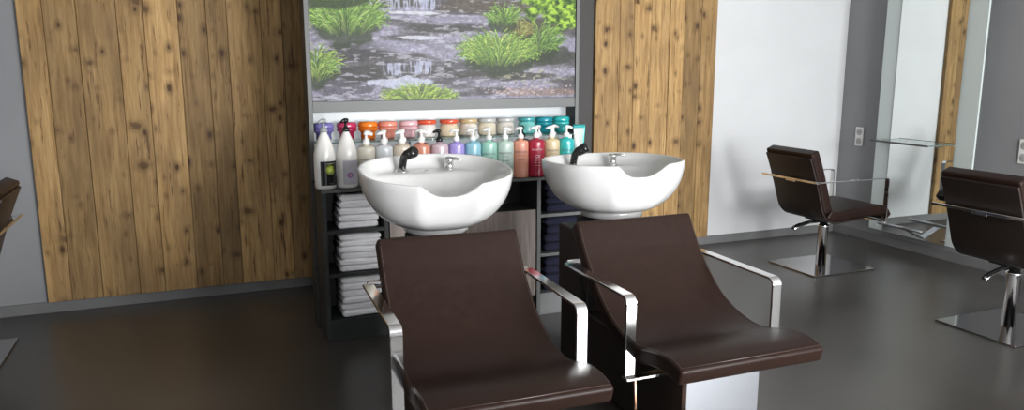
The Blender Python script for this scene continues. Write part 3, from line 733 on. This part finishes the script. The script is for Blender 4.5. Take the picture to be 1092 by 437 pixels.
# ------------------------------------------------------------------ reclining shampoo chairs (origin on the floor, local -y is forward)
def shampoo_chair(x, y, rz, lab):
    root = empty('shampoo_chair', (x, y, 0), rz, lab, 'salon chair', 'reclining shampoo chairs')
    T = .064; top = [(.338, .808), (.29, .735), (.245, .672), (.17, .590), (.075, .512), (-.02, .466), (-.12, .440), (-.20, .437), (-.28, .455), (-.36, .472), (-.43, .476), (-.485, .468), (-.512, .460)]
    path = catmull([(0, a, b) for a, b in top], 5)
    WF = lambda t: .592 + .044*min(1, max(0, (t-.25)/.5))**1.5
    cl = []
    for i, p in enumerate(path):
        tg = (path[min(i+1, len(path)-1)] - path[max(i-1, 0)]).normalized(); nr = Vector((1, 0, 0)).cross(tg)
        if nr.z > 0: nr = -nr
        cl.append(p + nr*T/2)
    cu = cushion(cl, (1, 0, 0), WF, T, .013).obj('seat_shell', 'leather', root); autosmooth(cu, 50)
    for s in (-1, 1):   # seams along both edges
        pp = []
        for i, p in enumerate(path):
            pp.append(p + Vector((s*(WF(i/(len(path)-1))/2-.011), 0, -.0005)))
        B().tube(pp[1:-1], .0022, 6).obj('seam', 'pipe_lt', cu, smooth=True)
    B().tube([(-.307, -.507, .4625), (0, -.509, .4625), (.307, -.507, .4625)], .0024, 6).obj('seam', 'pipe_lt', cu, smooth=True)
    # flat steel armrests
    for s in (-1, 1):
        X = s*.340
        arm = B().band(fillet([(X, .325, .638), (X, -.215, .638), (X, -.215, .318)], .032, 8), (1, 0, 0), .044, .011)
        a = arm.obj('armrest', 'chrome', root, bevel=.002, seg=2); autosmooth(a, 40)
    B().tube([(-.340, .335, .635), (.340, .335, .635)], .016, 14).obj('rear_crossbar', 'chrome', root, smooth=True)
    B().band([(-.362, -.215, .318), (.362, -.215, .318)], (0, 1, 0), .044, .011).obj('lower_crossbar', 'chrome', root, bevel=.002)
    # pedestal body with brushed front
    p = B(); p.box((-.165, -.315, .01), (.165, .64, .34)); p.obj('pedestal', 'leather_dk', root, bevel=.006)
    B().box((-.168, -.345, .004), (.168, -.3165, .40)).obj('front_plate', 'satin', root, bevel=.002)
    B().box((-.166, .485, .341), (.166, .80, .716)).obj('column', 'leather_dk', root, bevel=.008)
    B().box((-.15, .641, .01), (.15, .80, .3405)).obj('column_foot', 'leather_dk', root, bevel=.006)
    B().lathe([(.10, .7165), (.105, .720), (.105, .745), (.10, .7495)], 32, c=(0, .70)).obj('basin_socket', 'blackmat', root, smooth=True)
    B().tube([(-.312, -.21, .312), (-.25, -.13, .02), (-.235, -.115, .006)], .0055, 8).obj('brace', 'copper', root, smooth=True)  # thin copper-coloured rod slanting from the lower crossbar to the floor
    B().tube([(-.19, .55, .73), (-.19, .50, .55), (-.175, .47, .36)], .007, 8).obj('hose', 'blackmat', root, smooth=True)
    return root
shampoo_chair(.910, 2.60, R(-2), 'dark brown reclining shampoo chair with flat steel arms, the left one, nearest us')
shampoo_chair(1.805, 2.61, R(-.5), 'dark brown reclining shampoo chair with flat steel arms, in front of the right basin')

# ------------------------------------------------------------------ styling chairs (local +x is forward)
def styling_chair():
    root = empty('styling_chair', (0, 0, 0))
    W = .465; T = .075
    line = [(-.345, .885), (-.312, .808), (-.270, .700), (-.238, .610), (-.215, .540), (-.190, .475), (-.140, .430), (-.06, .425), (.08, .436), (.20, .444), (.30, .446), (.355, .430), (.385, .395)]
    path = catmull([(a, 0, b) for a, b in line], 5)
    k = 25
    c1 = cushion(path[:k+1], (0, 1, 0), W, T, .014).obj('backrest', 'leather', root); autosmooth(c1, 50)
    c2 = cushion(path[k+3:], (0, 1, 0), W-.004, T, .014).obj('seat', 'leather', root); autosmooth(c2, 50)
    # shell behind back and under seat; rear shade put into its darker colour
    back = []
    for i, p in enumerate(path[1:44]):
        j = i+1
        tg = (path[j+1]-path[j-1]).normalized(); nr = Vector((0, 1, 0)).cross(tg).normalized()
        if nr.x > 0 and j < 25: nr = -nr
        if j >= 25 and nr.z > 0: nr = -nr
        back.append(p + nr*(T/2+.006))
    c3 = cushion(back, (0, 1, 0), W-.012, .014, .004, 3).obj('rear_shell', 'leather_dk', root); autosmooth(c3, 50)
    arm_pts = fillet([(.315, -.262, .372), (.315, -.262, .690), (-.347, -.262, .690), (-.347, .262, .690), (.315, .262, .690), (.315, .262, .372)], .02, 6)
    # side runs and the bar behind the back are one continuous flat steel loop
    loop = B()
    loop.band(fillet([(.315, -.262, .372), (.315, -.262, .690), (-.360, -.262, .690)], .028, 8), (0, 1, 0), .038, .008)
    loop.band(fillet([(.315, .262, .372), (.315, .262, .690), (-.360, .262, .690)], .028, 8), (0, 1, 0), .038, .008)
    loop.band([(-.350, -.281, .690), (-.350, .281, .690)], (1, 0, 0), .030, .016)
    loop.band([(.315, -.281, .366), (.315, .281, .366)], (1, 0, 0), .038, .008)
    a = loop.obj('arm_loop', 'chrome', root, bevel=.0015, seg=1); autosmooth(a, 40)
    B().box((-.345, -.045, .668), (-.30, .045, .681)).obj('bracket', 'chrome', root, bevel=.002)
    B().lathe([(.038, .012), (.038, .30), (.041, .303), (.041, .318), (.030, .322), (.030, .375), (0, .376)], 28).obj('column', 'chrome', root, smooth=True).data
    B().box((-.10, -.09, .358), (.10, .09, .3795)).obj('mechanism', 'blackmat', root, bevel=.004)
    lv = B().tube(catmull([(-.06, -.01, .352), (-.16, -.035, .362), (-.27, -.06, .356), (-.37, -.085, .338)], 5), [.008]*6+[.009]*5+[.013]*4+[.010], 10).obj('pump_lever', 'black', root, smooth=True)
    B().tube([(-.06, -.018, .347), (-.18, -.045, .352), (-.29, -.072, .343), (-.36, -.09, .330)], [.006, .006, .007, .006], 8).obj('chrome_strip', 'chrome', lv, smooth=True)
    B().box((-.285, -.245, .001), (.285, .245, .011)).obj('base_plate', 'chrome_plate', root, bevel=.002)
    return root, lv
ch, lv = styling_chair()
ch.location = (4.285, 4.33, 0); tag(ch, 'dark brown styling chair on a square steel plate near the room corner', 'salon chair', 'styling chairs at the mirrors')
c2 = copy_tree(ch); c2.location = (4.258, 2.845, 0)
c2['label'] = 'dark brown styling chair cut off by the right edge of the photo'
for k in kids(c2):     # this one is pumped up a little higher
    if k.name.startswith('column'): k.scale.z = 1.05
    elif not k.name.startswith('base_plate'): k.location.z += .02
c3 = copy_tree(ch); c3.location = (-1.285, 4.54, 0); c3.rotation_euler.z = R(180)
c3['label'] = 'dark brown styling chair at the left edge beside the wide wood panel'
for k in kids(c3):
    if k.name.startswith('pump_lever'): k.rotation_euler.z = R(-58)

# ------------------------------------------------------------------ mirror station on the right wall
def station(dy, tagged):
    mp = empty('wall_mirror', (0, dy, 0), 0, tagged, 'mirror')
    B().box((5.216, 3.885, .135), (5.232, 4.765, 2.45)).obj('glass_border', 'satinglass', mp, bevel=.002)
    B().box((5.2325, 3.93, .17), (XR-.0005, 4.72, 2.42)).obj('mounting_frame', 'anth_edge', mp)
    B().box((5.208, 4.035, .137), (5.2155, 4.615, 2.448)).obj('mirror_pane', 'mirror', mp)
    return mp
station(0, 'tall wall mirror with satin glass border, right of the corner socket')
gs = empty('glass_shelf', (0, 0, 0), 0, 'thin glass shelf fixed to the tall mirror above the corner styling chair', 'shelf')
B().box((5.055, 4.135, .888), (5.2075, 4.665, .897)).obj('board', 'glassedge', gs, bevel=.001)
B().box((5.046, 4.133, .884), (5.0545, 4.667, .899)).obj('front_rail', 'anth_edge', gs, bevel=.001)
for yy in (4.16, 4.62): B().box((5.18, yy, .876), (5.2075, yy+.02, .8875)).obj('clamp', 'chrome', gs, bevel=.002)
fr = empty('footrest', (0, 0, 0), 0, 'steel footrest bar on a V bracket at the foot of the tall mirror', 'footrest')
B().tube([(5.037, 4.10, .242), (5.037, 4.51, .242)], .012, 12).obj('bar', 'satin', fr, smooth=True)
B().band([(5.04, 4.24, .232), (5.2075, 4.24, .155)], (0, 1, 0), .05, .008).obj('bracket', 'satin', fr, bevel=.001)

def socket(y0, zlo, zhi, lab):
    r = empty('wall_socket', (XR, y0, (zlo+zhi)/2), 0, lab, 'socket', 'white double sockets on the grey wall')
    hh = (zhi-zlo)/2
    B().box((-.011, -.042, -hh), (-.0005, .042, hh)).obj('cover_plate', 'socket', r, bevel=.003)
    for s in (-1, 1):
        v = B().lathe([(.029, 0), (.029, .002), (.024, .0022), (0, .0024)], 24)
        o = v.obj('outlet', 'socket_in', r, smooth=True, loc=(-.0112, 0, s*hh*.5), rot=(0, R(-90), 0))
        for q in (-1, 1):
            B().lathe([(.0028, .0025), (.0028, .0035), (0, .0036)], 8, c=(0, q*.0095)).obj('pin_hole', 'blackmat', o)
socket(5.03, .800, .962, 'white double wall socket near the corner, left of the tall mirror')
socket(3.575, .815, .985, 'white double wall socket at the right edge, beyond the second styling chair')

# ------------------------------------------------------------------ light: daylight through the shop windows
wd = bpy.data.worlds.new('World'); sc.world = wd; wd.use_nodes = True
bg = wd.node_tree.nodes['Background']; bg.inputs[0].default_value = (.80, .88, 1., 1); bg.inputs[1].default_value = 1.0
for i, (a, b) in enumerate(WX):
    ld = bpy.data.lights.new('window_daylight', 'AREA'); ld.shape = 'RECTANGLE'; ld.size = b-a-.06; ld.size_y = WZ[1]-WZ[0]-.06
    ld.energy = [48, 410, 290][i]; ld.color = (.975, .99, 1.)
    lo = bpy.data.objects.new('window_daylight', ld); C.objects.link(lo); lo.location = ((a+b)/2, YF-.25, (WZ[0]+WZ[1])/2)
    lo.rotation_euler = (R(90), 0, 0)

# ------------------------------------------------------------------ camera
cd = bpy.data.cameras.new('camera'); cam = bpy.data.objects.new('camera', cd); C.objects.link(cam); sc.camera = cam
cam.location = (0, 0, 1.5); cam.rotation_euler = (R(90-10.4), 0, R(-22.2)); cd.sensor_width = 36; cd.lens = 27.0; cd.clip_start = .05
vs = sc.view_settings; vs.view_transform = 'Standard'; vs.look = 'None'; vs.gamma = 1; vs.use_curve_mapping = False; vs.exposure = 0.0
sc.cycles.max_bounces = 10; sc.cycles.diffuse_bounces = 6; sc.cycles.glossy_bounces = 6; sc.cycles.use_denoising = True
sc.cycles.caustics_reflective = False; sc.cycles.caustics_refractive = False; sc.cycles.sample_clamp_indirect = 6
